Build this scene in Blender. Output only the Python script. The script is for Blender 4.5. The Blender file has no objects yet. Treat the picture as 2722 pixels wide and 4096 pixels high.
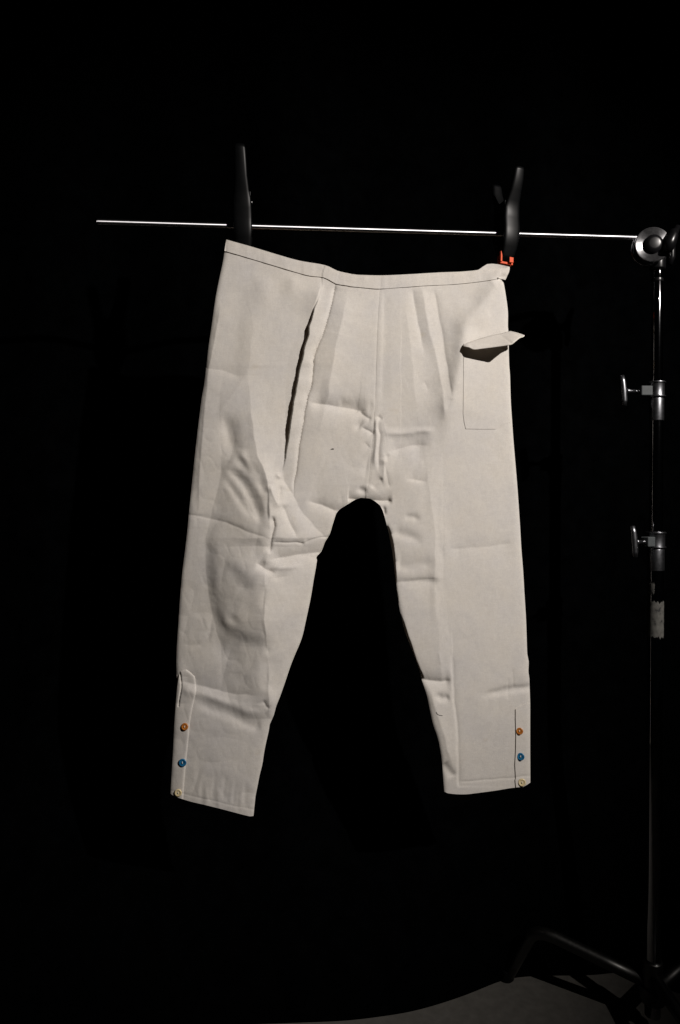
import bpy, math
import numpy as np
from mathutils import Vector, Matrix

# ------------------------------------------------------------------ camera, world, light, exposure
sc = bpy.context.scene
CAM_Z = 0.994                    # camera height above the floor (m)
F = 4096 * 24.0 / 36.0           # focal length in photo pixels (24 mm equivalent)
D = 1.25                         # distance of the hanging trousers

cam = bpy.data.cameras.new('camera')
cam.sensor_fit = 'VERTICAL'; cam.sensor_height = 36.0; cam.sensor_width = 24.0
cam.lens = 24.0; cam.clip_start = 0.02; cam.clip_end = 60.0
cam_ob = bpy.data.objects.new('camera', cam)
cam_ob.location = (0, 0, CAM_Z); cam_ob.rotation_euler = (math.radians(90), 0, 0)
sc.collection.objects.link(cam_ob); sc.camera = cam_ob

world = bpy.data.worlds.new('World'); sc.world = world; world.use_nodes = True
bg = world.node_tree.nodes['Background']
bg.inputs['Color'].default_value = (0.8, 0.9, 1.0, 1); bg.inputs['Strength'].default_value = 0.0008

LIGHT = Vector((1.62, -0.42, 2.26))
AIM = Vector((0.09, 1.25, 1.15))
sp = bpy.data.lights.new('studio_spot', 'SPOT')
sp.energy = 335.0; sp.color = (1.0, 0.935, 0.885); sp.shadow_soft_size = 0.022
sp.spot_size = math.radians(52); sp.spot_blend = 1.0
sp_ob = bpy.data.objects.new('studio_spot', sp); sp_ob.location = LIGHT
sp_ob.rotation_euler = (AIM - LIGHT).to_track_quat('-Z', 'Y').to_euler()
sc.collection.objects.link(sp_ob)

sc.view_settings.view_transform = 'Standard'; sc.view_settings.look = 'None'
sc.view_settings.exposure = 0.0; sc.view_settings.gamma = 1.0
sc.view_settings.use_curve_mapping = False
sc.render.engine = 'CYCLES'; sc.cycles.max_bounces = 6; sc.cycles.use_denoising = True

# ------------------------------------------------------------------ helpers
TAN_A = 0.075                   # the rod and what hangs on it run slightly away to the right
def YP(px):
    return D / (1 - (px - 1361.0) / F * TAN_A)

def P(px, py, Y=D):
    """photo pixel + distance -> world point"""
    return Vector(((px - 1361.0) / F * Y, Y, CAM_Z - (py - 2048.0) / F * Y))

def tag(o, label=None, cat=None, group=None, kind=None):
    if label: o['label'] = label
    if cat: o['category'] = cat
    if group: o['group'] = group
    if kind: o['kind'] = kind
    return o

def empty(name, loc, label, cat, group=None):
    o = bpy.data.objects.new(name, None); sc.collection.objects.link(o)
    o.location = loc; o.empty_display_size = 0.05
    return tag(o, label, cat, group)

def wmat(o):
    rot = o.rotation_quaternion.to_matrix() if o.rotation_mode == 'QUATERNION' else o.rotation_euler.to_matrix()
    m = Matrix.Translation(o.location) @ rot.to_4x4()
    return m if o.parent is None else wmat(o.parent) @ o.matrix_parent_inverse @ m

def mesh_obj(name, verts, faces, mat, parent=None, smooth=True, loc=None):
    """verts in world space; parented meshes keep their world place"""
    me = bpy.data.meshes.new(name)
    if isinstance(verts, np.ndarray):
        nv = len(verts); me.vertices.add(nv)
        me.vertices.foreach_set('co', verts.astype(np.float32).ravel())
        fa = np.asarray(faces, dtype=np.int32); n, k = fa.shape
        me.loops.add(n * k); me.loops.foreach_set('vertex_index', fa.ravel())
        me.polygons.add(n)
        me.polygons.foreach_set('loop_start', np.arange(0, n * k, k, dtype=np.int32))
        me.polygons.foreach_set('loop_total', np.full(n, k, dtype=np.int32))
        me.update(calc_edges=True); me.validate()
    else:
        me.from_pydata([tuple(v) for v in verts], [], faces); me.update()
    if smooth:
        me.polygons.foreach_set('use_smooth', [True] * len(me.polygons))
    me.materials.append(mat)
    o = bpy.data.objects.new(name, me); sc.collection.objects.link(o)
    if parent is not None:
        o.parent = parent
        o.matrix_parent_inverse = wmat(parent).inverted()
    return o

def bevel(o, w=0.0006, seg=2):
    m = o.modifiers.new('bevel', 'BEVEL'); m.width = w; m.segments = seg; m.limit_method = 'ANGLE'
    m.angle_limit = math.radians(40); return o

def frame(axis):
    a = Vector(axis).normalized()
    t = Vector((0, 0, 1)) if abs(a.z) < 0.9 else Vector((0, 1, 0))
    u = a.cross(t).normalized(); v = a.cross(u).normalized()
    return u, v

def lathe(p0, p1, prof, n=32):
    """prof: (distance along axis in m, radius)"""
    a = (p1 - p0).normalized(); u, v = frame(a)
    V, Fc = [], []
    for (s, r) in prof:
        for k in range(n):
            t = 2 * math.pi * k / n
            V.append(p0 + a * s + u * (r * math.cos(t)) + v * (r * math.sin(t)))
    m = len(prof)
    for i in range(m - 1):
        for k in range(n):
            b = (k + 1) % n
            Fc.append((i * n + k, i * n + b, (i + 1) * n + b, (i + 1) * n + k))
    Fc.append(tuple(reversed(range(n)))); Fc.append(tuple((m - 1) * n + k for k in range(n)))
    return V, Fc

def cyl(p0, p1, r0, r1=None, n=32, ch=0.0008):
    r1 = r0 if r1 is None else r1; L = (p1 - p0).length
    ch = min(ch, r0 * 0.4, r1 * 0.4, L * 0.3)
    return lathe(p0, p1, [(0, r0 - ch), (ch, r0), (L - ch, r1), (L, r1 - ch)], n)

def box(c, sx, sy, sz, rot=None):
    V = []
    for x in (-.5, .5):
        for y in (-.5, .5):
            for z in (-.5, .5):
                q = Vector((x * sx, y * sy, z * sz))
                V.append(Vector(c) + (rot @ q if rot is not None else q))
    return V, [(0, 1, 3, 2), (4, 6, 7, 5), (0, 4, 5, 1), (2, 3, 7, 6), (0, 2, 6, 4), (1, 5, 7, 3)]

def tube(pts, rad, n=12, flat=None):
    """round (or elliptical) bar through points; flat=(wx, wy) callback gives half widths"""
    pts = [Vector(p) for p in pts]; V, Fc = [], []
    m = len(pts); prev = None
    for i, p in enumerate(pts):
        d = (pts[min(i + 1, m - 1)] - pts[max(i - 1, 0)]).normalized()
        if prev is None:
            u, v = frame(d)
        else:
            u = (prev - d * prev.dot(d)).normalized(); v = d.cross(u)
        prev = u
        r = rad[i] if isinstance(rad, (list, tuple)) else rad
        for k in range(n):
            t = 2 * math.pi * k / n
            V.append(p + u * (r * math.cos(t)) + v * (r * math.sin(t)))
    for i in range(m - 1):
        for k in range(n):
            b = (k + 1) % n
            Fc.append((i * n + k, i * n + b, (i + 1) * n + b, (i + 1) * n + k))
    Fc.append(tuple(reversed(range(n)))); Fc.append(tuple((m - 1) * n + k for k in range(n)))
    return V, Fc

# ------------------------------------------------------------------ materials
def mat_base(name):
    m = bpy.data.materials.new(name); m.use_nodes = True
    nt = m.node_tree; b = nt.nodes['Principled BSDF']
    return m, nt, b

def noise(nt, scale, detail=4, rough=0.6, coord='Object', sc3=None):
    tc = nt.nodes.new('ShaderNodeTexCoord'); n = nt.nodes.new('ShaderNodeTexNoise')
    n.inputs['Scale'].default_value = scale; n.inputs['Detail'].default_value = detail
    n.inputs['Roughness'].default_value = rough
    if sc3:
        mp = nt.nodes.new('ShaderNodeMapping'); mp.inputs['Scale'].default_value = sc3
        nt.links.new(tc.outputs[coord], mp.inputs[0]); nt.links.new(mp.outputs[0], n.inputs['Vector'])
    else:
        nt.links.new(tc.outputs[coord], n.inputs['Vector'])
    return n

def ramp(nt, src, stops):
    r = nt.nodes.new('ShaderNodeValToRGB')
    e = r.color_ramp.elements
    while len(e) < len(stops): e.new(0.5)
    for el, (p, c) in zip(e, stops):
        el.position = p; el.color = (*c, 1)
    nt.links.new(src, r.inputs[0]); return r

def mul(nt, a, b, fac=1.0):
    m = nt.nodes.new('ShaderNodeMix'); m.data_type = 'RGBA'; m.blend_type = 'MULTIPLY'
    m.inputs[0].default_value = fac
    nt.links.new(a, m.inputs[6]); nt.links.new(b, m.inputs[7]); return m.outputs[2]

def mat_cloth():
    m, nt, b = mat_base('undyed_cotton')
    big = noise(nt, 11.0, 5, 0.62)
    rb = ramp(nt, big.outputs['Fac'], [(0.30, (0.715, 0.690, 0.662)), (0.5, (0.755, 0.722, 0.672)), (0.70, (0.770, 0.728, 0.660))])
    mott = noise(nt, 120.0, 4, 0.7)
    rm = ramp(nt, mott.outputs['Fac'], [(0.25, (0.93, 0.93, 0.935)), (0.6, (1, 1, 1))])
    stain = noise(nt, 16.0, 3, 0.5, sc3=(1, 1, 1.4))
    rst = ramp(nt, stain.outputs['Fac'], [(0.70, (1, 1, 1)), (0.80, (0.93, 0.895, 0.83))])
    # slubs of the weave: fine threads running across and down
    wx = noise(nt, 1.0, 3, 0.7, sc3=(90, 90, 900)); wz = noise(nt, 1.0, 3, 0.7, sc3=(900, 90, 90))
    rx = ramp(nt, wx.outputs['Fac'], [(0.3, (0.93, 0.925, 0.92)), (0.7, (1, 1, 1))])
    rz = ramp(nt, wz.outputs['Fac'], [(0.3, (0.93, 0.925, 0.92)), (0.7, (1, 1, 1))])
    fine = noise(nt, 620.0, 2, 0.7)
    rf = ramp(nt, fine.outputs['Fac'], [(0.25, (0.84, 0.84, 0.85)), (0.75, (1.0, 1.0, 0.99))])
    c = mul(nt, rb.outputs[0], rx.outputs[0]); c = mul(nt, c, rz.outputs[0]); c = mul(nt, c, rf.outputs[0]); c = mul(nt, c, rm.outputs[0]); c = mul(nt, c, rst.outputs[0])
    nt.links.new(c, b.inputs['Base Color'])
    b.inputs['Roughness'].default_value = 0.92; b.inputs['Specular IOR Level'].default_value = 0.15
    b.inputs['Sheen Weight'].default_value = 0.06
    bp = nt.nodes.new('ShaderNodeBump'); bp.inputs['Strength'].default_value = 0.30
    bp.inputs['Distance'].default_value = 0.0012
    cr = noise(nt, 55.0, 6, 0.62)
    ad = nt.nodes.new('ShaderNodeMath'); ad.operation = 'ADD'
    s1 = nt.nodes.new('ShaderNodeMath'); s1.operation = 'MULTIPLY'; s1.inputs[1].default_value = 0.25
    nt.links.new(fine.outputs['Fac'], s1.inputs[0])
    nt.links.new(cr.outputs['Fac'], ad.inputs[0]); nt.links.new(s1.outputs[0], ad.inputs[1])
    nt.links.new(ad.outputs[0], bp.inputs['Height']); nt.links.new(bp.outputs[0], b.inputs['Normal'])
    tr = nt.nodes.new('ShaderNodeBsdfTranslucent'); tr.inputs['Color'].default_value = (0.80, 0.62, 0.42, 1)
    mx = nt.nodes.new('ShaderNodeMixShader'); mx.inputs[0].default_value = 0.13
    nt.links.new(b.outputs[0], mx.inputs[1]); nt.links.new(tr.outputs[0], mx.inputs[2])
    nt.links.new(mx.outputs[0], nt.nodes['Material Output'].inputs['Surface'])
    return m

def mat_chrome(name, rough, aniso=0.0, col=(0.62, 0.62, 0.65), axis='Z', rot=0.0):
    m, nt, b = mat_base(name)
    b.inputs['Metallic'].default_value = 1.0
    b.inputs['Base Color'].default_value = (*col, 1)
    n = noise(nt, 140.0, 5, 0.65)
    r = nt.nodes.new('ShaderNodeMapRange'); r.inputs[3].default_value = rough * 0.75; r.inputs[4].default_value = rough * 1.3
    nt.links.new(n.outputs['Fac'], r.inputs[0]); nt.links.new(r.outputs[0], b.inputs['Roughness'])
    if aniso:
        b.inputs['Anisotropic'].default_value = aniso; b.inputs['Anisotropic Rotation'].default_value = rot
        t = nt.nodes.new('ShaderNodeTangent'); t.direction_type = 'RADIAL'; t.axis = axis
        nt.links.new(t.outputs[0], b.inputs['Tangent'])
    return m

def mat_plain(name, col, rough=0.5, spec=0.5, var=0.25, scale=60, bump=0.0):
    m, nt, b = mat_base(name)
    n = noise(nt, scale, 5, 0.6)
    lo = tuple(c * (1 - var) for c in col); hi = tuple(min(1, c * (1 + var)) for c in col)
    r = ramp(nt, n.outputs['Fac'], [(0.3, lo), (0.7, hi)])
    nt.links.new(r.outputs[0], b.inputs['Base Color'])
    b.inputs['Roughness'].default_value = rough; b.inputs['Specular IOR Level'].default_value = spec
    if bump:
        bp = nt.nodes.new('ShaderNodeBump'); bp.inputs['Strength'].default_value = bump; bp.inputs['Distance'].default_value = 0.002
        nt.links.new(n.outputs['Fac'], bp.inputs['Height']); nt.links.new(bp.outputs[0], b.inputs['Normal'])
    return m

def mat_button(name, lo, hi):
    m, nt, b = mat_base(name)
    n = noise(nt, 260.0, 3, 0.5, sc3=(1, 1, 1.8))
    r = ramp(nt, n.outputs['Fac'], [(0.35, lo), (0.65, hi)])
    nt.links.new(r.outputs[0], b.inputs['Base Color'])
    b.inputs['Roughness'].default_value = 0.28; b.inputs['Coat Weight'].default_value = 0.2
    b.inputs['Subsurface Weight'].default_value = 0.08; b.inputs['Subsurface Radius'].default_value = (0.003, 0.002, 0.001)
    return m

def mat_tape():
    m, nt, b = mat_base('worn_grey_tape')
    n = noise(nt, 95.0, 5, 0.62)
    r = ramp(nt, n.outputs['Fac'], [(0.38, (0.012, 0.012, 0.012)), (0.44, (0.06, 0.058, 0.052)), (0.7, (0.10, 0.098, 0.088))])
    nt.links.new(r.outputs[0], b.inputs['Base Color']); b.inputs['Roughness'].default_value = 0.85
    return m

M = {
    'cloth': mat_cloth(),
    'rod': mat_chrome('brushed_steel_rod', 0.46, 0.99, (0.75, 0.75, 0.78), rot=0.25),
    'chrome': mat_chrome('dark_chrome_tube', 0.06, 0.0, (0.46, 0.46, 0.48)),
    'cast': mat_chrome('cast_collar_metal', 0.33, 0.0, (0.22, 0.225, 0.24)),
    'disc': mat_chrome('turned_steel_disc', 0.23, 0.95, (0.58, 0.58, 0.60), axis='Z', rot=0.25),
    'black': mat_plain('black_plastic', (0.0016, 0.0018, 0.002), 0.40, 0.16, 0.3),
    'blackm': mat_plain('black_metal', (0.004, 0.004, 0.0045), 0.28, 0.3, 0.3),
    'orange': mat_plain('orange_red_pad', (0.62, 0.075, 0.018), 0.6, 0.3, 0.12),
    'velvet': mat_plain('black_backdrop_fabric', (0.0007, 0.0008, 0.0009), 1.0, 0.0, 0.4, 25, 0.2),
    'floor': mat_plain('grey_studio_floor', (0.095, 0.09, 0.081), 0.85, 0.2, 0.16, 45, 0.15),
    'steel': mat_chrome('dull_leg_steel', 0.40, 0.0, (0.07, 0.07, 0.068)),
    'thread': mat_plain('cream_thread', (0.72, 0.68, 0.6), 0.8, 0.2, 0.1),
    'dthread': mat_plain('dark_thread', (0.03, 0.028, 0.025), 0.8, 0.2, 0.1),
    'amber': mat_button('amber_button', (0.34, 0.10, 0.014), (0.52, 0.20, 0.04)),
    'blue': mat_button('blue_button', (0.008, 0.085, 0.20), (0.022, 0.17, 0.33)),
    'cream': mat_button('cream_button', (0.62, 0.50, 0.26), (0.76, 0.65, 0.42)),
    'tape': mat_tape(),
    'boss': mat_plain('grey_cast_boss', (0.055, 0.062, 0.064), 0.6, 0.3, 0.2),
}

# ------------------------------------------------------------------ setting: floor and black backdrop
mesh_obj('floor', *[[(-4, -2, 0), (4, -2, 0), (4, 5, 0), (-4, 5, 0)], [(0, 1, 2, 3)]], M['floor'], smooth=False)['kind'] = 'structure'

def backdrop():
    xs = np.linspace(-2.2, 2.0, 300)
    hx = [-2.2, -1.0, -0.4, 0.02, 0.145, 0.234, 0.306, 0.343, 0.40, 0.585, 0.600, 0.618, 0.692, 0.74, 1.0, 2.0]
    hy = [1.30, 1.30, 1.31, 1.33, 1.353, 1.388, 1.423, 1.449, 1.459, 1.462, 1.478, 1.488, 1.402, 1.385, 1.40, 1.42]
    hem = np.interp(xs, hx, hy)
    kk = np.exp(-0.5*(np.arange(-6, 7)/2.2)**2); kk /= kk.sum(); hem = np.convolve(np.pad(hem, 6, 'edge'), kk, 'valid')
    zs = np.concatenate([np.linspace(0.004, 0.5, 24), np.linspace(0.55, 2.9, 30)])
    V = []
    for z in zs:
        k = min(1.0, z / 0.55); k = k * k * (3 - 2 * k)
        top = 1.56 + 0.030 * np.sin(xs * 9 + 0.6 * np.sin(xs * 4)) + 0.012 * np.sin(xs * 23 + 1)
        y = hem * (1 - k) + top * k
        V.append(np.stack([xs, y, np.full_like(xs, z)], 1))
    V = np.concatenate(V); n = len(xs)
    fa = [(i * n + j, i * n + j + 1, (i + 1) * n + j + 1, (i + 1) * n + j) for i in range(len(zs) - 1) for j in range(n - 1)]
    o = mesh_obj('backdrop', V, fa, M['velvet'])
    o['kind'] = 'structure'
backdrop()

# ------------------------------------------------------------------ trousers: outlines read in zoomed views of the photo
def reg(x0, y0, k):
    return lambda *pts: [(x0 + x / k, y0 + y / k) for x, y in pts]
R1 = reg(750, 900, 2.24);   R2 = reg(1400, 900, 1.96);  R3 = reg(650, 1500, 1.96)
R4 = reg(1100, 1500, 1.4933); R5 = reg(650, 2200, 2.24); R6 = reg(1450, 2100, 2.0907)
R7 = reg(650, 2600, 2.851); R8 = reg(1600, 2600, 2.6133)
Q1 = reg(1000, 950, 3.136); Q2 = reg(1350, 1550, 3.92); Q3 = reg(1000, 1850, 3.92); Q4 = reg(1850, 1000, 5.2267)

def smooth_poly(pts, step=14.0, closed=False):
    """centripetal-ish Catmull-Rom through the points"""
    p = np.array(pts, float); n = len(p)
    if n < 3 and not closed:
        L = np.linalg.norm(p[1] - p[0]); k = max(2, int(L / step))
        return p[0] + (p[1] - p[0]) * np.linspace(0, 1, k + 1)[:, None]
    out = []
    for i in range(n - 1):
        p0, p1, p2, p3 = p[max(i - 1, 0)], p[i], p[i + 1], p[min(i + 2, n - 1)]
        L = np.linalg.norm(p2 - p1); k = max(1, int(L / step))
        m1 = (p2 - p0) * 0.5; m2 = (p3 - p1) * 0.5
        for m in (m1, m2):
            q = np.linalg.norm(m)
            if q > L: m *= L / q
        t = (np.arange(k) / k)[:, None]
        out.append((2*t**3-3*t**2+1)*p1 + (t**3-2*t**2+t)*m1 + (-2*t**3+3*t**2)*p2 + (t**3-t**2)*m2)
    out.append(p[-1:]); return np.concatenate(out)

waist_top = R1((350,130),(420,150),(580,195),(800,262),(1000,318),(1200,352),(1270,372),(1345,410),(1480,440)) \
          + R2((60,390),(250,395),(480,385),(700,372),(880,365),(1010,353),(1110,345),(1215,338),(1252,331))
waist_low = R1((333,232),(440,262),(600,310),(800,370),(1000,430),(1100,455),(1225,470),(1295,505),(1335,527),(1450,545)) \
          + R2((0,480),(100,490),(230,500),(420,488),(600,475),(780,467),(950,452),(1100,432),(1170,418),(1215,412))
out_left = R1((335,232),(320,330),(290,470),(260,620),(240,750),(215,930),(190,1100),(170,1280),(150,1440)) \
         + R3((310,180),(280,420),(255,640),(232,860),(212,1060),(195,1240)) \
         + R5((205,0),(180,200),(160,430),(145,660),(132,850),(127,1000),(128,1120),(132,1200),(125,1290),(112,1420)) \
         + R7((134,850),(128,1000),(118,1200),(105,1400),(95,1540),(93,1640))
hem_left = R7((93,1640),(150,1672),(230,1700),(330,1730),(500,1770),(700,1820),(850,1860),(1000,1897),(1040,1893))
in_left = R7((1040,1893),(1060,1700),(1063,1670),(1085,1560),(1110,1430),(1140,1310),(1165,1150),(1190,1030),(1215,920),(1225,850),(1270,750),(1300,640),(1340,540),(1400,370),(1460,190)) \
        + R5((1180,960),(1250,790),(1290,620),(1330,430),(1360,250),(1378,150),(1387,90),(1377,63),(1425,15)) \
        + R3((1275,1310),(1312,1250),(1340,1160),(1376,1068)) + R4((440,770),(480,745),(515,733),(545,736))
in_right = R4((545,736),(570,738),(600,755),(630,780),(645,810),(665,880)) \
         + R6((225,90),(250,230),(265,330),(275,430),(290,550),(305,660),(320,740),(345,850),(385,970),(430,1080),(470,1190),(500,1300)) \
         + R8((250,370),(285,480),(320,650),(350,780),(400,930),(430,1080),(445,1200),(455,1350),(466,1480))
hem_right = R8((466,1480),(500,1497),(600,1508),(700,1508),(850,1490),(1000,1470),(1150,1445),(1220,1437),(1290,1432),(1330,1410),(1365,1385))
out_right = R8((1365,1385),(1363,1000),(1363,700),(1363,560),(1357,380),(1355,300),(1345,230),(1348,120)) \
          + R6((1380,1080),(1370,800),(1355,550),(1345,380),(1330,190)) \
          + R4((1465,900),(1450,680),(1435,500),(1425,380),(1418,280),(1410,160),(1405,0)) \
          + R2((1250,1100),(1246,950),(1247,860),(1240,800),(1240,680),(1225,560),(1210,470),(1205,452))
seam = R2((250,395),(240,480),(228,650),(218,850),(210,1100),(205,1300),(200,1450)) + R4((597,220),(590,340),(578,460),(570,560),(562,650),(553,705),(545,736))

def cat(*a):
    out = []
    for q in a:
        q = [tuple(p) for p in smooth_poly(q)]
        if out and math.dist(out[-1], q[0]) < 0.5: q = q[1:]
        out += q
    return np.array(out)

side_L = smooth_poly(out_left); side_L2 = smooth_poly(in_left)
side_R = smooth_poly(in_right); side_R2 = smooth_poly(out_right)

# ------------------------------------------------------------------ vector noise and distance tools
rng = np.random.default_rng(7)
TAB = rng.random((256, 256))
def vnoise(x, y):
    xi = np.floor(x).astype(int); yi = np.floor(y).astype(int); fx = x - xi; fy = y - yi
    fx = fx*fx*fx*(fx*(fx*6-15)+10); fy = fy*fy*fy*(fy*(fy*6-15)+10)
    g = lambda a, b: TAB[(yi + b) & 255, (xi + a) & 255]
    return (g(0,0)*(1-fx)+g(1,0)*fx)*(1-fy) + (g(0,1)*(1-fx)+g(1,1)*fx)*fy - 0.5

def seg_dist(x, y, poly):
    """nearest distance, side (+ = right of a downward line / above a rightward line), arc position"""
    best = np.full(x.shape, 1e9); side = np.zeros(x.shape); arc = np.zeros(x.shape); acc = 0.0
    for (ax, ay), (bx, by) in zip(poly[:-1], poly[1:]):
        dx, dy = bx - ax, by - ay; L2 = dx*dx + dy*dy
        if L2 < 1e-9: continue
        t = np.clip(((x-ax)*dx + (y-ay)*dy) / L2, 0, 1)
        d = np.hypot(x - ax - t*dx, y - ay - t*dy)
        s = -(dx*(y-ay) - dy*(x-ax))
        u = d < best
        best = np.where(u, d, best); side = np.where(u, s, side); L = math.sqrt(L2)
        arc = np.where(u, acc + t*L, arc); acc += L
    return best, np.sign(side), arc, acc

def inside(x, y, poly):
    r = np.zeros(x.shape, bool); q = np.roll(poly, -1, 0)
    for (ax, ay), (bx, by) in zip(poly, q):
        if ay == by: continue
        c = ((ay > y) != (by > y)) & (x < (bx-ax)*(y-ay)/(by-ay) + ax)
        r ^= c
    return r

def sstep(t):
    t = np.clip(t, 0, 1); return t*t*(3-2*t)

# ------------------------------------------------------------------ folds and creases (heights in mm towards the camera)
FE = []
def ext(poly, e0, e1):                     # creases that reach an edge run on past it
    p = [tuple(q) for q in poly]
    def beyond(a, b):
        L = math.dist(a, b); return (b[0] + (b[0]-a[0])/L*110, b[1] + (b[1]-a[1])/L*110)
    if e0 <= 5: p = [beyond(p[1], p[0])] + p
    if e1 <= 5: p = p + [beyond(p[-2], p[-1])]
    return p
def V(poly, d, wn, wp, e0=40, e1=40):      # sharp crease (d<0) or ridge (d>0)
    poly = ext(poly, e0, e1); w = 1.3*max(wn, wp); e0 = e0 if e0 <= 5 else max(e0, w); e1 = e1 if e1 <= 5 else max(e1, w)
    FE.append(('V', smooth_poly(poly), d*(2.6 if max(wn, wp) >= 15 else 1.5), wn, wp, e0, e1))
def G(poly, d, wn, wp, e0=60, e1=60):      # soft fold
    poly = ext(poly, e0, e1)
    FE.append(('G', smooth_poly(poly), d*2.7, wn, wp, e0, e1))
def S(poly, d, wp, edge=4, e0=40, e1=40, hs=None):  # overlapping edge: + side stands proud and eases back
    poly = ext(poly, e0, e1)
    FE.append(('S', smooth_poly(poly), d, wp, edge, e0, e1))
def K(poly, d, w, decay, e0=60, e1=60):    # soft step up to the + side, easing back
    FE.append(('K', smooth_poly(poly), d*1.7, decay, w, e0, e1))
def RZ(poly, d, w, decay, e0=60, e1=60):   # surface lifts away from the line on the + side, steepest at the line
    FE.append(('R', smooth_poly(poly), d, decay, w, e0, e1))
def A(rows):                               # ironed panel: flat facets between a valley, a ridge and an end line, per height
    FE.append(('A', np.array([(y, v, r, e, h) for (v, y), r, e, h in rows])))
C1 = reg(520, 800, 1/1.1223)
def B(x, y, rx, ry, ang, d):
    FE.append(('B', (x, y), rx, ry, math.radians(ang), d))
def T(poly, d, w):                         # raised or tilted patch with soft border
    FE.append(('T', smooth_poly(list(poly) + [poly[0]]), d, w))

# --- left pleat: the fold that stands open and shades the side panel
pleat_edge = Q1((912,490),(880,660),(840,790),(800,900),(765,1040),(735,1110),(728,1220),(700,1320),(665,1430)) \
           + R1((965,1480)) + R3((1040,130),(1020,250),(1005,350),(990,450),(978,540),(962,640),(945,740),(935,840))
pleat_back = Q1((1080,580),(1050,720),(1010,890),(960,1070),(905,1230),(850,1370),(805,1490)) \
           + R1((1115,1350)) + R3((1160,100),(1135,180),(1115,280),(1105,380),(1085,470),(1075,560),(1060,680),(1040,800),(1030,900),(1018,1000))
FE.append(('P', smooth_poly(pleat_edge), smooth_poly(pleat_back)))
# slope from the pleat up to the front panel
panelF = R1((1440,540),(1400,800),(1350,1000),(1310,1200),(1270,1450)) + R3((1310,140),(1275,250),(1240,400),(1215,560))
V(panelF, 2.6, 95, 60, 30, 220)
# side strip that turns back on the left
sideF = R1((300,640),(280,830),(255,950),(235,1080),(210,1220),(195,1300),(180,1440)) + R3((340,180),(325,330),(315,520),(300,700),(290,850),(283,1000),(272,1150))
FE.append(('N', smooth_poly(sideF), -4.5, 22, 120, 160))
V(R1((170,1280),(195,1285),(300,1300),(430,1340),(540,1370)), -0.7, 14, 30, 5, 60)
# soft vertical waves of the left panel
G(R1((470,480),(460,700),(430,1000),(400,1250),(390,1500)), -0.7, 60, 45, 100, 150)
V(Q1((905,500),(870,660),(830,790),(780,930),(730,1080)), 2.4, 60, 6, 20, 120)
G(R1((700,420),(690,600),(680,900)), 1.0, 45, 45, 60, 150)
G(R1((960,440),(940,560),(900,760)), 0.8, 30, 30, 30, 100)
# hollow and crumple above the left knee crease
RZ(R3((430,200),(465,420),(485,600),(478,800),(465,960),(380,1115)), 4.0, 30, 150, 200, 40)
G(R3((500,280),(520,420),(540,560),(520,680)), -2.2, 28, 40, 80, 80)
G(R3((510,720),(600,810),(680,920),(740,1060),(800,1180)), -2.0, 20, 26, 60, 60)
G(R3((560,640),(660,720),(760,830),(830,950)), -1.2, 18, 22, 50, 40)
G(R3((480,780),(560,900),(640,1020),(730,1140)), -1.1, 18, 24, 50, 50)
G(R3((600,560),(700,760),(780,860)), 0.9, 16, 16, 40, 40)
V(R3((205,1094),(290,1110),(360,1125),(450,1145),(560,1185),(680,1230),(780,1265),(850,1297)), -0.9, 9, 7, 5, 20)
# --- folds by the left inner thigh
V(Q3((300,370),(285,470),(285,600),(280,800),(290,950)), -1.1, 16, 10, 30, 40)
V(Q3((315,330),(340,430),(390,560),(440,640),(460,720)), 3.2, 14, 12, 25, 30)
V(Q3((490,350),(465,470),(455,600),(460,690)), -2.2, 6, 10, 20, 30)
V(Q3((430,150),(450,210),(490,265)), 2.6, 12, 9, 15, 15)
V(Q3((360,830),(375,920),(380,1000),(345,1120),(325,1230),(318,1330),(316,1440)), -4.2, 9, 7, 25, 25)
V(Q3((515,645),(545,740),(590,860),(640,990),(710,1110),(760,1190)), -2.1, 10, 22, 20, 40)
V(Q3((340,1250),(450,1252),(600,1250),(740,1247),(800,1260),(870,1268)), -1.8, 5, 14, 15, 15)
V(Q3((850,1255),(910,1228),(1000,1195),(1100,1170),(1230,1148)), -1.0, 5, 14, 20, 2)
V(R8((615,1378),(760,1368),(900,1352),(1060,1342),(1205,1330)), -0.5, 3, 3, 20, 5)
V(R7((245,1640),(400,1676),(600,1722),(800,1770),(1052,1822)), -0.35, 3, 3, 5, 5)
S(Q3((340,1250),(450,1252),(600,1250),(740,1247),(830,1258),(910,1228),(1000,1195),(1100,1170),(1235,1146)), 1.2, 90, 3, 20, 2)
V(Q3((235,1545),(330,1525),(480,1495),(650,1465),(850,1435),(1000,1415),(1130,1398)), -4.0, 24, 50, 60, 2)
G(Q3((150,1620),(260,1610),(420,1590)), -1.2, 14, 14, 30, 60)
V(Q3((330,1530),(560,1500),(800,1475),(950,1470),(1050,1525)), -1.0, 14, 8, 60, 2)
V(Q3((90,1570),(150,1600),(210,1650),(270,1690),(340,1720),(410,1760)), -3.0, 12, 24, 25, 30)
G(Q3((260,1660),(450,1650),(700,1630),(850,1610)), 1.0, 12, 12, 50, 60)
V(Q3((310,1830),(420,1810),(560,1780),(700,1750)), -1.2, 12, 26, 30, 70)
V(Q3((860,590),(950,610),(1030,632),(1110,655),(1180,695),(1260,725),(1330,752),(1385,752)), -2.6, 18, 30, 60, 2)
G(Q3((1380,540),(1460,590),(1500,600)), -0.25, 12, 12, 20, 20)
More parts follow.
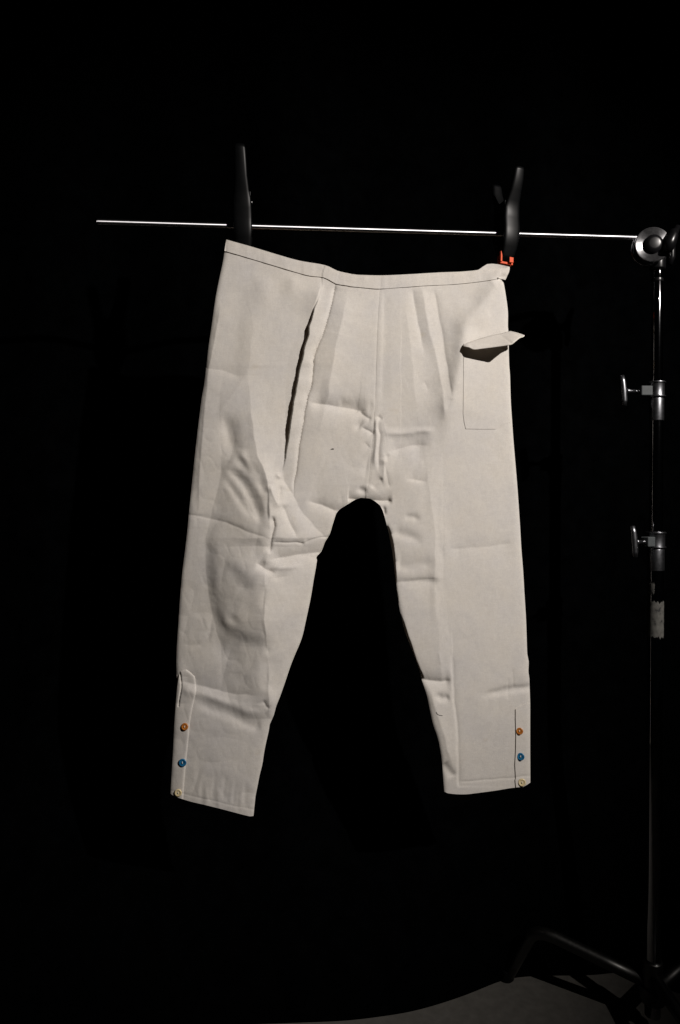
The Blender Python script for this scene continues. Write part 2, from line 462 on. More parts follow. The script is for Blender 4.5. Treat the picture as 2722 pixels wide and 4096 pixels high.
# --- ironed columns of the left leg: shaded facet, ridge, lit facet
def rw(cy, v, r, e, h):
    q = 520 + np.array([v, r, e])*1.1225
    return ((q[0], 800 + cy*1.1222), q[1], q[2], h)
A([rw(600, 330, 420, 560, 0), rw(760, 318, 432, 556, 9), rw(900, 328, 452, 552, 13), rw(1000, 322, 492, 548, 19), rw(1120, 290, 500, 620, 24), rw(1205, 272, 500, 700, 25),
   rw(1235, 270, 498, 690, 20), rw(1300, 270, 484, 668, 22), rw(1400, 280, 480, 645, 24), rw(1500, 300, 480, 625, 22), rw(1590, 325, 490, 600, 15), rw(1680, 330, 494, 565, 12), rw(1800, 360, 496, 530, 7), rw(1850, 380, 500, 525, 0)])
# upper side panel folded once along the thigh
A([rw(330, 300, 420, 640, 0), rw(450, 322, 440, 600, 3.5), rw(590, 290, 425, 560, 4.6), rw(625, 285, 415, 540, 2.4), rw(760, 262, 320, 420, 3.0), rw(900, 250, 330, 420, 2), rw(1000, 240, 320, 400, 0)])
# right leg: narrow pressed column beside the inner seam
A([rw(860, 930, 1050, 1118, 0), rw(1000, 945, 1062, 1116, 3.2), rw(1200, 950, 1090, 1116, 3.5), rw(1345, 955, 1085, 1118, 4.0), rw(1360, 960, 1085, 1118, 1.2), rw(1650, 1040, 1108, 1150, 2.0), rw(1705, 1062, 1112, 1150, 2.4), rw(1730, 1065, 1112, 1150, 0)])
# --- left knee bulge: ring of shade round a pushed-out pillow
RZ(R3((352,1150),(355,1300),(356,1400)) + R5((408,100),(425,250),(440,400),(470,560),(530,690),(620,770),(720,815),(850,838),(955,895)), 9.0, 26, 160, 160, 25)
RZ(R5((560,90),(640,200),(720,300),(840,410)), 9.0, 22, 70, 40, 40)
B(*R5((820,215))[0], 40, 32, 0, 2.0)
G(R5((560,580),(640,630),(700,680)), -0.8, 16, 16, 40, 40)
V(R5((919,300),(915,400),(908,480),(896,560)), -1.8, 12, 8, 40, 60)
V(R5((880,560),(900,700),(935,860),(948,1000),(940,1150),(930,1310)), -0.9, 18, 90, 60, 40)
V(R5((945,850),(950,900),(945,960)), -1.2, 8, 8, 30, 30)
G(R5((430,760),(560,900),(760,950)), -0.8, 40, 40, 60, 60)
# --- lower left shin: two long creases
V(R7((165,350),(230,362),(380,385),(550,430),(750,480),(900,505),(1150,530)), -1.25, 22, 34, 10, 80)
G(R7((210,450),(400,490),(600,560),(800,630),(1000,700),(1200,740)), 0.8, 18, 18, 30, 60)
G(R7((360,580),(550,660),(750,725),(900,800),(1000,850),(1140,890)), -1.1, 22, 28, 60, 30)
V(R7((1145,560),(1160,600),(1185,640),(1235,680)), -1.8, 8, 10, 15, 15)
G(R7((1195,0),(1190,250),(1185,500)), -0.8, 22, 50, 60, 40)
B(*R7((1240,600))[0], 26, 34, 20, 1.6)
for x0, dy in ((460, 0), (590, -40), (715, -60), (760, 30), (830, 10), (880, 60), (950, 20)):
    G(R7((x0 + 10, 1430 + dy), (x0, 1580 + dy), (x0 - 10, 1700 + dy), (x0 - 14, 1800 + dy)), -0.30, 9, 11, 60, 40)
for x0 in (520, 650, 770, 900):
    G(R7((x0, 1560), (x0 - 10, 1700), (x0 - 16, 1830)), 0.22, 10, 10, 30, 20)
G(R7((1000,250),(900,330),(700,340)), -0.5, 30, 30, 60, 60)
# --- centre front
V(seam, -0.3, 4, 3, 2, 20)
G(R2((275,500),(272,900),(262,1300),(262,1440)), -0.3, 9, 22, 60, 80)
G(Q2((0,250),(200,270),(400,300),(580,290)), -0.6, 22, 22, 20, 20)
V(R4((195,162),(250,172),(300,180),(400,195),(500,212),(560,214)), -3.8, 24, 44, 50, 25)
V(Q2((335,365),(380,410),(440,450),(500,480),(550,495)), -2.0, 10, 9, 12, 15)
V(Q2((370,600),(420,640),(500,685),(575,745)), -2.2, 10, 10, 20, 8)
G(Q2((250,520),(330,590),(400,630)), -1.6, 20, 24, 40, 20)
V(Q2((615,430),(660,460),(705,510)), -1.6, 7, 8, 6, 10)
# centre seam allowance rolls over on its right side
V(Q2((655,500),(648,580),(640,650),(660,735),(655,850),(645,980),(642,1100),(645,1230),(640,1350)), -2.3, 4, 9, 40, 70)
G(Q2((620,450),(615,650),(612,850),(595,1050),(580,1300)), 1.0, 8, 8, 30, 60)
V(Q2((520,960),(490,1100),(450,1260),(440,1450)), -0.8, 20, 10, 60, 60)
V(Q2((400,830),(470,920),(530,980)), -1.2, 14, 8, 30, 10)
V(Q2((725,1085),(735,1200),(728,1330),(722,1440),(715,1560)), 1.2, 14, 16, 12, 60)
V(Q2((735,1130),(760,1280),(790,1430),(830,1590)), -1.1, 14, 6, 40, 20)
V(Q2((730,1075),(790,1065),(840,1060)), -1.6, 12, 8, 12, 25)
V(Q2((530,1600),(580,1530),(650,1470),(715,1425)), -2.0, 12, 14, 20, 10)
V(Q2((600,1772),(660,1775),(760,1782),(870,1795)), -2.6, 5, 16, 3, 20)
G(Q2((710,1830),(730,1930),(750,2020)), -1.4, 6, 8, 20, 20)
G(Q2((300,1560),(420,1630),(480,1640)), -1.2, 12, 12, 20, 20)
# right of the crotch: horizontal hollows
V(R4((635,468),(700,455),(760,436),(800,426),(870,422),(950,425)), -3.2, 26, 60, 40, 80)
G(R4((640,345),(760,345),(880,335),(960,335)), 0.9, 12, 12, 40, 40)
V(R4((770,618),(820,624),(900,632),(930,634)), -1.2, 9, 34, 40, 40)
G(R4((870,440),(900,500),(905,620),(900,740),(890,880)), -0.35, 18, 30, 60, 80)
G(R4((770,830),(800,850),(880,850)), -0.9, 14, 14, 30, 30)
# --- right pleats fanning from the waistband
V(R2((430,480),(436,600),(452,740),(462,870),(480,1000),(500,1200),(520,1400),(548,1600)), 1.3, 140, 40, 30, 40)
V(R2((492,490),(512,640),(535,760),(562,900),(600,1050)), -1.2, 14, 26, 30, 90)
V(R2((565,480),(582,600),(602,720),(632,860),(680,1050),(720,1250),(740,1400),(750,1560)), 1.6, 40, 34, 10, 80)
V(R2((660,488),(682,620),(702,740),(732,900),(762,1100),(790,1280),(805,1365)), -1.0, 34, 12, 10, 10)
V(R2((575,1210),(600,1260),(620,1330)), -0.5, 8, 16, 20, 40)
# --- drape pulled from the right clamp to the pocket
V(Q4((1000,480),(880,570),(760,680),(680,780),(560,950),(450,1100),(350,1250),(180,1380),(60,1530),(20,1700),(10,1900)) + R2((865,1080),(835,1200),(806,1355),(772,1415),(758,1500)) + R4((1025,300),(1020,420),(1015,560)), 6.0, 40, 80, 5, 420); FE[-1] = FE[-1] + ('soft',)
V(R2((806,1350),(780,1405),(762,1470)), -0.8, 14, 10, 20, 30)
V(Q4((740,575),(800,590),(860,570),(940,565)), -1.8, 8, 12, 15, 2)
G(Q4((640,720),(760,640),(880,560),(960,500)), -2.2, 16, 16, 40, 2)
# --- right leg
G(R4((1010,640),(1000,760),(1000,900),(1005,1050)), 0.30, 14, 20, 80, 80)
G(R4((700,930),(800,965),(900,1000)), -1.0, 18, 22, 30, 60)
G(R6((280,330),(400,345),(520,330),(625,310)), -1.1, 26, 30, 20, 50)
V(R6((285,482),(360,470),(450,462),(600,450),(640,448)), -1.6, 34, 22, 2, 20)
V(R6((690,205),(800,195),(950,185),(1100,170),(1290,150)), -1.1, 46, 30, 40, 10)
G(R6((680,0),(686,130),(690,250)), 0.3, 14, 14, 40, 40)
G(R6((600,480),(604,650),(610,850)), 0.35, 14, 14, 40, 80)
V(R6((640,1050),(648,1110),(655,1170)), 0.35, 5, 5, 15, 15)
S(R6((738,860),(748,1000),(752,1100),(757,1200),(758,1350)) + R8((560,450),(575,600),(590,750),(603,950),(607,1200),(608,1440)), -0.7, 120, 4, 60, 10)
V(R8((545,20),(550,150),(553,330),(560,450),(575,600),(590,750),(603,950),(607,1200),(608,1440)), -1.3, 3, 9, 60, 30)
V(R8((255,300),(310,420),(350,520),(390,650),(430,780),(480,950),(530,1150),(585,1340)), 1.6, 40, 50, 100, 120)
V(R8((250,308),(280,314),(330,322),(420,328),(510,324),(550,322)), -2.6, 18, 22, 2, 20)
G(R8((360,450),(440,500),(530,490)), -1.2, 14, 14, 30, 20)
G(R8((450,1180),(500,1240),(570,1335)), -1.0, 16, 14, 10, 15)
G(R8((820,490),(960,450),(1130,410),(1350,388)), -1.2, 16, 12, 80, 3)
V(R8((1130,280),(1130,400),(1128,530)), -0.4, 4, 8, 20, 20)
V(R8((1178,180),(1182,300),(1188,420)), -0.4, 8, 4, 20, 20)
G(R8((1190,240),(1260,260),(1345,250)), 0.25, 20, 26, 30, 3)
# inner edge of the right leg rolls back
edgeI = R6((215,0),(238,70),(256,130),(273,270),(287,480),(312,690),(345,800),(404,980),(474,1180),(525,1290))
FE.append(('N', smooth_poly(edgeI), -9.0, 8, 30, 30))
for x0, y0 in ((225, 60), (240, 160), (256, 290)):
    V(R6((x0 - 12, y0 - 8), (x0 + 4, y0 + 10), (x0 + 10, y0 + 30)), -2.2, 6, 6, 3, 8)

def feature_heights(x, y, feats):
    h = np.zeros(x.shape)
    for f in feats:
        k = f[0]
        if k == 'B':
            (cx, cy), rx, ry, a, d = f[1:]
            u = (x-cx)*math.cos(a) + (y-cy)*math.sin(a); w = -(x-cx)*math.sin(a) + (y-cy)*math.cos(a)
            h += d*np.exp(-(u/rx)**2 - (w/ry)**2); continue
        if k == 'A':
            t = f[1]; m = (y > t[0, 0]) & (y < t[-1, 0])
            if not m.any(): continue
            xs, ys = x[m], y[m]
            v, r, e, hh = (np.interp(ys, t[:, 0], t[:, c]) for c in (1, 2, 3, 4))
            h[m] += hh*np.clip(np.minimum((xs - v)/(r - v), (e - xs)/(e - r)), 0, 1); continue
        if k == 'T':
            poly, d, w = f[1:]
            lo, hi = poly.min(0) - w, poly.max(0) + w
            m = (x > lo[0]) & (x < hi[0]) & (y > lo[1]) & (y < hi[1])
            if not m.any(): continue
            xs, ys = x[m], y[m]
            ds = seg_dist(xs, ys, poly)[0] * np.where(inside(xs, ys, poly), 1, -1)
            h[m] += d * sstep(ds / (2*w) + 0.5); continue
        if k == 'P':
            e, b = f[1:]
            lo, hi = np.minimum(e.min(0), b.min(0)) - 260, np.maximum(e.max(0), b.max(0)) + 260
            m = (x > lo[0]) & (x < hi[0]) & (y > lo[1]) & (y < hi[1])
            if not m.any(): continue
            xs, ys = x[m], y[m]
            de, se, ae, Le = seg_dist(xs, ys, e); db, sb, ab, Lb = seg_dist(xs, ys, b)
            te = sstep(ae / 230.0) * sstep((Le - ae) / 260.0)
            te = np.maximum(te, 0.10*sstep((Le - ae)/60.0)); te = np.clip(0.9*te + 0.30*te*vnoise(ys/45.0, ys*0+3.3), 0, 2)
            fold = np.where(se > 0, sstep(de / 5.0), 0.0)
            beyond = np.where(sb > 0, 1.0, 0.0)
            tt = de / np.maximum(de + db, 1e-3)          # 0 at the free edge, 1 at the back crease
            roll = 11.5*te*(1 - 0.70*tt**1.5)
            lvl = 11.5*te*0.30
            prof = np.where((se > 0) & (sb <= 0), fold*roll, np.where(sb > 0, lvl*np.exp(-db/150.0), 0.0))
            tb = sstep(ab / 30.0) * sstep((Lb - ab) / 120.0)
            prof -= 3.0*tb*np.exp(-db/np.where(sb > 0, 26.0, 5.0)) + 2.6*tb*np.exp(-db/3.0)
            h[m] += prof; continue
        poly = f[1]
        wmax = max(f[3], f[4]) if k in 'VG' else f[3]
        wmax = min(wmax, 320)
        lo, hi = poly.min(0) - 5*wmax, poly.max(0) + 5*wmax
        m = (x > lo[0]) & (x < hi[0]) & (y > lo[1]) & (y < hi[1])
        if not m.any(): continue
        xs, ys = x[m], y[m]
        ds, sd, ar, L = seg_dist(xs, ys, poly)
        e0, e1 = f[5:7] if k in 'VGSKR' else f[4:6]
        if k == 'S': e0, e1 = f[5], f[6]
        tp = sstep((ar + 0.5) / max(e0, 1)) * sstep((L - ar + 0.5) / max(e1, 1))
        if k == 'V':
            w = np.where(sd > 0, f[4], f[3]); dd = np.sqrt(ds*ds + 4.0) - 2.0; h[m] += f[2]*tp*np.exp(-dd/w)
        elif k == 'G':
            w = np.where(sd > 0, f[4], f[3]); h[m] += f[2]*tp*np.exp(-(ds/w)**2)
        elif k == 'S':
            h[m] += np.where(sd > 0, f[2]*tp*sstep(ds/f[4])*np.exp(-ds/f[3]), 0)
        elif k == 'K':
            q = ds*sd; h[m] += f[2]*tp*0.5*(1 + np.tanh(q/f[4]))*np.exp(-np.maximum(q, 0)/f[3])
        elif k == 'R':
            q = np.maximum(ds*sd, 0); soft = q*q/(q + 7.0)
            h[m] += np.where(sd > 0, f[2]*tp*(1 - np.exp(-soft/f[4]))*np.exp(-q/f[3]), 0)
        elif k == 'N':   # negative side falls away
            h[m] += np.where(sd < 0, f[2]*tp*(1 - np.exp(-ds/f[3])), 0)
    return h

SOFT_X0, SOFT_Y0, SOFT_S = 600.0, 880.0, 6.0
_soft = []
def is_soft(f): return f[0] in 'RK' or isinstance(f[-1], str)
def soft_field():
    if not _soft:
        gx = np.arange(SOFT_X0, 2260, SOFT_S); gy = np.arange(SOFT_Y0, 3400, SOFT_S)
        X, Y = np.meshgrid(gx, gy)
        h = feature_heights(X.ravel(), Y.ravel(), [f for f in FE if is_soft(f)]).reshape(X.shape)
        k = np.exp(-0.5*(np.arange(-9, 10)*SOFT_S/13.0)**2); k /= k.sum()
        for axis in (0, 1):
            hp = np.pad(h, [(9, 9) if a == axis else (0, 0) for a in (0, 1)], 'edge')
            h = sum(k[i]*np.take(hp, np.arange(i, i + h.shape[axis]), axis) for i in range(19))
        _soft.append(h)
    return _soft[0]

def heights(x, y):
    x_, y_ = x, y
    x = x_ + 5.0*vnoise(x_/38.0+2, y_/46.0+8) + 0.9*vnoise(x_/13.0, y_/15.0)
    y = y_ + 5.0*vnoise(x_/41.0+17, y_/37.0+3) + 0.9*vnoise(x_/14.0+5, y_/13.0+6)
    h = feature_heights(x, y, [f for f in FE if not is_soft(f)])
    g = soft_field(); u = np.clip((x - SOFT_X0)/SOFT_S, 0, g.shape[1]-1.001); w = np.clip((y - SOFT_Y0)/SOFT_S, 0, g.shape[0]-1.001)
    i0, j0 = u.astype(int), w.astype(int); fu, fw = u - i0, w - j0
    h = h + (g[j0, i0]*(1-fu) + g[j0, i0+1]*fu)*(1-fw) + (g[j0+1, i0]*(1-fu) + g[j0+1, i0+1]*fu)*fw
    # general unevenness of worn cotton
    h += 1.5*vnoise(x/150.0, y/190.0) + 0.30*vnoise(x/52.0+9, y/60.0+4)
    # pressed and re-creased cotton: flat facets meeting in fine sharp lines
    cr = 0.35 + 1.3*sstep((1250 - x)/350.0)*sstep((y - 1500)/500.0) + 0.9*np.exp(-((x-1450)/260.0)**2 - ((y-1850)/260.0)**2)
    cr = np.minimum(cr, 1.5)
    a1 = np.abs(vnoise(x/95.0 + 0.25*y/95.0 + 40, y/120.0 + 11)); a2 = np.abs(vnoise(x/46.0 - 0.3*y/46.0 + 3, y/58.0 + 71)); a3 = np.abs(vnoise(x/23.0 + 55, y/27.0 + 0.2*x/27.0))
    h += cr*(2.2*np.minimum(a1, 0.25) + 0.7*np.minimum(a2, 0.25) + 0.15*a3)
    # the left side hangs turned a little away
    h += -0.045*np.clip(1130 - x, 0, 700)*0.30 - 0.010*np.clip(y - 2300, 0, 1000)*np.where(x < 1361, 0.35, 0.0)
    h -= 0.00012*np.clip(1060 - x, 0, 420)**2*sstep((y - 1500)/1000.0)
    return h

EDGE = 2.6
def edge_round(x, y, side):
    d = np.full(x.shape, 1e9)
    for s in side: d = np.minimum(d, seg_dist(x, y, s)[0])
    return d

def cloth_grid(poly, step):
    lo, hi = poly.min(0) - step, poly.max(0) + step
    gx = np.arange(lo[0], hi[0] + step, step); gy = np.arange(lo[1], hi[1] + step, step)
    X, Y = np.meshgrid(gx, gy); nx = len(gx)
    x, y = X.ravel(), Y.ravel(); ins = inside(x, y, poly)
    I = np.arange(len(x)).reshape(X.shape)
    q = np.stack([I[:-1,:-1], I[1:,:-1], I[1:,1:], I[:-1,1:]], -1).reshape(-1, 4)
    q = q[ins[q].sum(1) >= 1]
    used = np.unique(q); mp = np.full(len(x), -1); mp[used] = np.arange(len(used))
    x, y, ins = x[used].copy(), y[used].copy(), ins[used]; q = mp[q]
    o = np.where(~ins)[0]; ox, oy = x[o], y[o]; best = np.full(len(o), 1e9); bx, by = ox.copy(), oy.copy()
    for a, b in zip(poly, np.roll(poly, -1, 0)):
        d = b - a; L2 = d @ d
        if L2 < 1e-9: continue
        t = np.clip(((ox-a[0])*d[0] + (oy-a[1])*d[1])/L2, 0, 1); qx = a[0]+t*d[0]; qy = a[1]+t*d[1]
        ds = (ox-qx)**2 + (oy-qy)**2; u = ds < best
        best = np.where(u, ds, best); bx = np.where(u, qx, bx); by = np.where(u, qy, by)
    x[o] = bx; y[o] = by
    return x, y, q

def to_world(x, y, h_m):
    Yd = YP(x) - h_m
    return np.stack([(x-1361.0)/F*Yd, Yd, CAM_Z - (y-2048.0)/F*Yd], 1)

def boundary(q):
    e = np.stack([q, np.roll(q, -1, 1)], -1).reshape(-1, 2)
    key = np.sort(e, 1); k = key[:, 0].astype(np.int64)*10_000_000 + key[:, 1]
    u, idx, cnt = np.unique(k, return_index=True, return_counts=True)
    return e[idx[cnt == 1]]

def cloth_part(name, poly, parent, lift=0.0, step=3.2, rim=0.0, side=None, back=None, extra=None):
    x, y, q = cloth_grid(poly, step)
    h = heights(x, y)
    if extra is not None: h = h + extra(x, y)
    if side is not None:
        d = edge_round(x, y, side); h = h + EDGE*(1 - np.exp(-d/7.0)) - EDGE
    v = to_world(x, y, (h + lift)/1000.0); faces = q
    n = len(v); parts_v = [v]; parts_f = [q]
    if back is not None:            # rear panel, joined at the side seams
        xb, yb, qb = cloth_grid(poly, step*2.2)
        d = edge_round(xb, yb, side); hb = heights(xb, yb) - EDGE - back*(1 - np.exp(-d/40.0)) \
            + 2.5*vnoise(xb/130.0+31, yb/150.0+5)*(1-np.exp(-d/40.0))
        parts_v.append(to_world(xb, yb, hb/1000.0)); parts_f.append(qb[:, ::-1] + n)
    if rim:
        be = boundary(q); ids = np.unique(be); mp = np.full(n, -1); mp[ids] = np.arange(len(ids)) + sum(len(a) for a in parts_v)
        k = len(ids)
        parts_v.append(to_world(x[ids], y[ids], (h[ids] + lift)/1000.0))
        parts_v.append(to_world(x[ids], y[ids], (h[ids] + lift - rim)/1000.0))
        parts_f.append(np.stack([mp[be[:, 1]], mp[be[:, 0]], mp[be[:, 0]] + k, mp[be[:, 1]] + k], 1))
    return mesh_obj(name, np.concatenate(parts_v), np.concatenate(parts_f), M['cloth'], parent)

trousers = empty('trousers', P(1361, 3300, D), 'cream cotton drawstring-less trousers with wide waistband and coloured ankle buttons hanging from two clamps', 'trousers')
trousers['label'] = 'creased off-white cotton trousers with tapered legs and coloured ankle buttons, hanging from two clamps'

sm_top = smooth_poly(waist_top); sm_low = smooth_poly(waist_low)
i0 = np.argmin(np.hypot(sm_top[:, 0] - seam[0][0], sm_top[:, 1] - seam[0][1]))
under = sm_top + np.array([0, 14.0])
leftp = np.concatenate([under[:i0+1], smooth_poly(seam)[2:], side_L2[::-1][1:], smooth_poly(hem_left)[::-1][1:], side_L[::-1][1:]])
rightp = np.concatenate([under[i0:-3], smooth_poly(out_right)[::-1], smooth_poly(hem_right)[::-1][1:], side_R[::-1][1:], smooth_poly(seam)[::-1][1:-2]])
leg_l = cloth_part('trouser_leg', leftp, trousers, 0.0, 2.6, side=[side_L, side_L2[:-8]], back=11.0)
leg_l['label'] = 'crumpled leg with the open pleat'
leg_r = cloth_part('trouser_leg', rightp, trousers, 0.25, 2.6, side=[side_R[8:], side_R2], back=11.0)
leg_r['label'] = 'smoother leg with the patch pocket'

wb_end = Q4((990,345),(992,400),(975,470),(945,530),(925,580),(900,625))
wb = np.concatenate([sm_top, smooth_poly(wb_end), sm_low[::-1][1:]])
wbp = cloth_part('waistband', wb, trousers, 1.7, 3.0, rim=1.6,
                 extra=lambda x, y: 0.7*vnoise(x/26.0, y/90.0) + 0.15*vnoise(x/9.0+3, y/40.0) - 1.2*np.exp(-np.abs(x-905)/6.0) - 1.2*np.exp(-np.abs(x-2040)/6.0))
# rear half of the waistband, pinched up by the second clamp
bk_top = [(x, y + 3) for x, y in waist_top[:-5]] + Q4((200,435),(340,415),(430,350),(520,295),(620,285),(760,300),(900,330),(985,350))
bk = np.concatenate([smooth_poly(bk_top), (smooth_poly(waist_low) - np.array([0, 4]))[::-1]])
def back_band():
    x, y, q = cloth_grid(bk, 6.0)
    h = -17.0 + 9.0*np.exp(-np.abs(x-915)/40.0) + 9.0*np.exp(-np.abs(x-2035)/40.0) + 1.5*vnoise(x/90.0, y/60.0)
    return mesh_obj('rear_waistband', to_world(x, y, h/1000.0), q, M['cloth'], trousers)
back_band()

# pocket patch, flap
pk = R2((893,930),(893,1100),(893,1200),(891,1400),(890,1480),(898,1545),(910,1598),(1020,1600),(1145,1600),(1175,1582),(1230,1556),(1266,1541),(1258,1320),(1248,1100),(1243,940),(1238,880),(1100,885),(1000,900))
pocket = cloth_part('pocket', np.array(pk), trousers, 1.15, 3.0, rim=0.6,
                    side=None, extra=lambda x, y: -EDGE*np.exp(-edge_round(x, y, [side_R2])/7.0))
def flap():
    Hn = smooth_poly(Q4((22,1985),(140,1935),(400,1850),(600,1795),(800,1755),(998,1700)), 12)
    Fr = smooth_poly(Q4((25,2016),(140,2036),(190,2062),(238,2083),(500,2052),(800,2012),(1042,1972),(1120,1905),(1200,1842),(1290,1812),(1303,1787)), 12)
    def rs(p, n):
        s = np.concatenate([[0], np.cumsum(np.linalg.norm(np.diff(p, axis=0), axis=1))]); t = np.linspace(0, s[-1], n)
        return np.stack([np.interp(t, s, p[:, 0]), np.interp(t, s, p[:, 1])], 1)
    n, m = 70, 14
    Hn, Fr = rs(Hn, n), rs(Fr, n)
    hb = heights(Hn[:, 0], Hn[:, 1])/1000.0 + 0.0020
    u = np.linspace(0, 1, n); pr = np.interp(u, [0, 0.04, 0.18, 0.72, 0.80, 0.93, 1], [0.003, 0.010, 0.021, 0.042, 0.042, 0.033, 0.029])
    Vv = []
    for j in range(m):
        t = j/(m-1); pos = Hn*(1-t) + Fr*t
        dep = hb + pr*(t**0.85) + 0.0016*np.sin(u*9)*t*np.sin(t*3)
        pos = pos + np.stack([np.zeros(n), -3.0*np.sin(np.pi*t)*np.ones(n)*np.minimum(1, u*6)], 1)*0.6
        Vv.append(to_world(pos[:, 0], pos[:, 1], dep))
    fa = [(j*n+i, (j+1)*n+i, (j+1)*n+i+1, j*n+i+1) for j in range(m-1) for i in range(n-1)]
    o = mesh_obj('pocket_flap', np.concatenate(Vv), fa, M['cloth'], pocket)
    s = o.modifiers.new('thickness', 'SOLIDIFY'); s.thickness = 0.0012; s.offset = 0
    return o
flap()

# ankle plackets
pl_l = R7((205,240),(275,220),(320,255),(370,300),(385,400),(385,470),(370,550),(345,660),(320,800),(300,1000),(280,1200),(260,1400),(238,1702),(150,1675),(96,1640),(108,1400),(121,1200),(131,1000),(138,850),(150,700),(160,560),(172,420),(185,330))
plac_l = cloth_part('ankle_placket', np.array(pl_l), trousers, 2.5, 2.4, rim=0.6,
                    extra=lambda x, y: -EDGE*np.exp(-edge_round(x, y, [side_L])/7.0) - 2.5*np.exp(-(seg_dist(x, y, smooth_poly(R7((195,240),(210,300),(218,400),(216,440),(195,560),(186,640))))[0]/2.6)**2)
                    - 2.2*np.exp(-seg_dist(x, y, smooth_poly(R7((205,240),(275,220),(320,255),(370,300),(385,400),(385,470),(370,550),(345,660),(320,800),(300,1000),(280,1200),(260,1400),(238,1702))))[0]/3.5))
pl_r = R8((1212,618),(1235,602),(1260,587),(1300,571),(1362,560),(1361,700),(1361,1000),(1362,1384),(1330,1409),(1290,1431),(1216,1437),(1208,1360),(1214,1340),(1206,1200),(1214,1050),(1217,900),(1212,720))
plac_r = cloth_part('ankle_placket', np.array(pl_r), trousers, 2.2, 3.0, rim=1.3,
                    extra=lambda x, y: -EDGE*np.exp(-edge_round(x, y, [side_R2])/7.0))

def surf(px, py, lift):
    x = np.array([px]); y = np.array([py])
    return to_world(x, y, (heights(x, y) + lift)/1000.0)[0]

def button(px, py, r_px, mat, parent, tilt, label):
    r = r_px/F*D
    c = Vector(surf(px, py, 2.6))
    ax = Vector((math.sin(tilt[0]), -math.cos(tilt[0])*math.cos(tilt[1]), math.sin(tilt[1]))).normalized()
    prof = [(0, r*0.80), (0.0006, r*0.97), (0.0016, r), (0.0024, r*0.93), (0.0026, r*0.80), (0.0019, r*0.62), (0.0017, r*0.30), (0.0017, r*0.02)]
    b = mesh_obj('button', *lathe(c, c + ax, prof, 28), mat, parent); b['label'] = label
    u, v = frame(ax)
    t = mesh_obj('thread', *tube([c + ax*0.0016 - v*r*0.26, c + ax*0.0027 - v*r*0.12, c + ax*0.0027 + v*r*0.12, c + ax*0.0016 + v*r*0.26], 0.00055, 8), M['thread'], b)
    return b
b0 = R7((260,873),(235,1282),(185,1625)); b1 = R8((1253,847),(1265,1113),(1278,1383))
button(*b0[0], 14.6, M['amber'], plac_l, (-0.15, 0.1), 'amber button')
button(*b0[1], 16.0, M['blue'], plac_l, (-0.15, 0.0), 'blue button')
button(*b0[2], 15.0, M['cream'], plac_l, (-0.15, 0.0), 'pale cream button')
button(*b1[0], 14.2, M['amber'], plac_r, (-0.3, 0.1), 'amber button')
button(*b1[1], 15.2, M['blue'], plac_r, (-0.35, 0.1), 'blue button')
button(*b1[2], 15.6, M['cream'], plac_r, (-0.2, 0.05), 'pale cream button')

def loose_thread(pts, r, mat, lift=1.2, par=trousers):
    p = smooth_poly(pts, 4); w = [Vector(surf(a, b, lift)) for a, b in p]
    return mesh_obj('loose_thread', *tube(w, r, 6), mat, par)
loose_thread(R8((383,648),(392,665),(410,680),(450,686)), 0.0003, M['dthread'], 0.9)
loose_thread(R4((338,443),(345,440),(354,442)), 0.0006, M['dthread'])
loose_thread(Q4((740,575),(752,590),(772,596)), 0.0005, M['dthread'], 3.2)

# ------------------------------------------------------------------ grip arm: brushed rod held by the stand's head
ROD_DY = 0.022                  # the rod runs behind the front panel
def axis_obj(name, p0, p1, prof, mat, parent, n=40):
    """lathe built in local space along +Z so turned/brushed grain follows the piece"""
    p0, p1 = Vector(p0), Vector(p1); a = (p1 - p0).normalized()
    V_, F_ = lathe(Vector((0, 0, 0)), Vector((0, 0, 1)), prof, n)
    o = mesh_obj(name, V_, F_, mat)
    bevel(o, 0.0004, 2)
    o.rotation_mode = 'QUATERNION'; q = a.to_track_quat('Z', 'Y')
    W = Matrix.Translation(p0) @ q.to_matrix().to_4x4()
    if parent is not None:
        o.parent = parent
        W = wmat(parent).inverted() @ W
    o.location = W.to_translation(); o.rotation_quaternion = W.to_quaternion()
    return o
def simple(L, r, c=0.0006):
    return [(0, r - c), (c, r), (L - c, r), (L, r - c)]

rA, rB = P(393, 889, YP(393) + ROD_DY), P(2600, 954, YP(2600) + ROD_DY)
RL = (rB - rA).length
arm = empty('steel_rod', rA, 'thin brushed steel rod running level behind the two clamps into the stand head', 'rod')
axis_obj('rod', rA, rB, simple(RL, 0.0062, 0.0008), M['rod'], arm)
axis_obj('end_cap', rA - (rB - rA).normalized()*0.0015, rA + (rB - rA).normalized()*0.0005, simple(0.002, 0.0054, 0.0006), M['rod'], arm)

# ------------------------------------------------------------------ stand
PY = YP(2620) + 0.015
def pole_x(py): return 2630 - (py - 1100) * 0.0062
def PP(py, dx=0, dy=0.0): return P(pole_x(py) + dx, py, PY + dy)
base = P(pole_x(4250), 4250, PY); base.z = 0.0
stand = empty('light_stand', base, 'tall chrome tripod stand with stepped tube, clamping collars and bent legs', 'stand')
def seg(name, y0, y1, r, mat, par=stand):
    a, b = PP(y0), PP(y1)
    return axis_obj(name, b, a, simple((a - b).length, r), mat, par)
floor_py = 2048 + CAM_Z/PY*F
seg('pole_section', 1128, 1600, 0.0106, M['chrome'])
seg('pole_section', 1560, 2200, 0.0124, M['chrome'])
seg('pole_section', 2160, floor_py - 60, 0.0146, M['chrome'])
axis_obj('pole_tip', PP(1116), PP(1080), simple(0.0165, 0.0104), M['chrome'], stand)
axis_obj('spacer_ring', PP(1129), PP(1115), simple(0.0065, 0.0112), M['blackm'], stand)

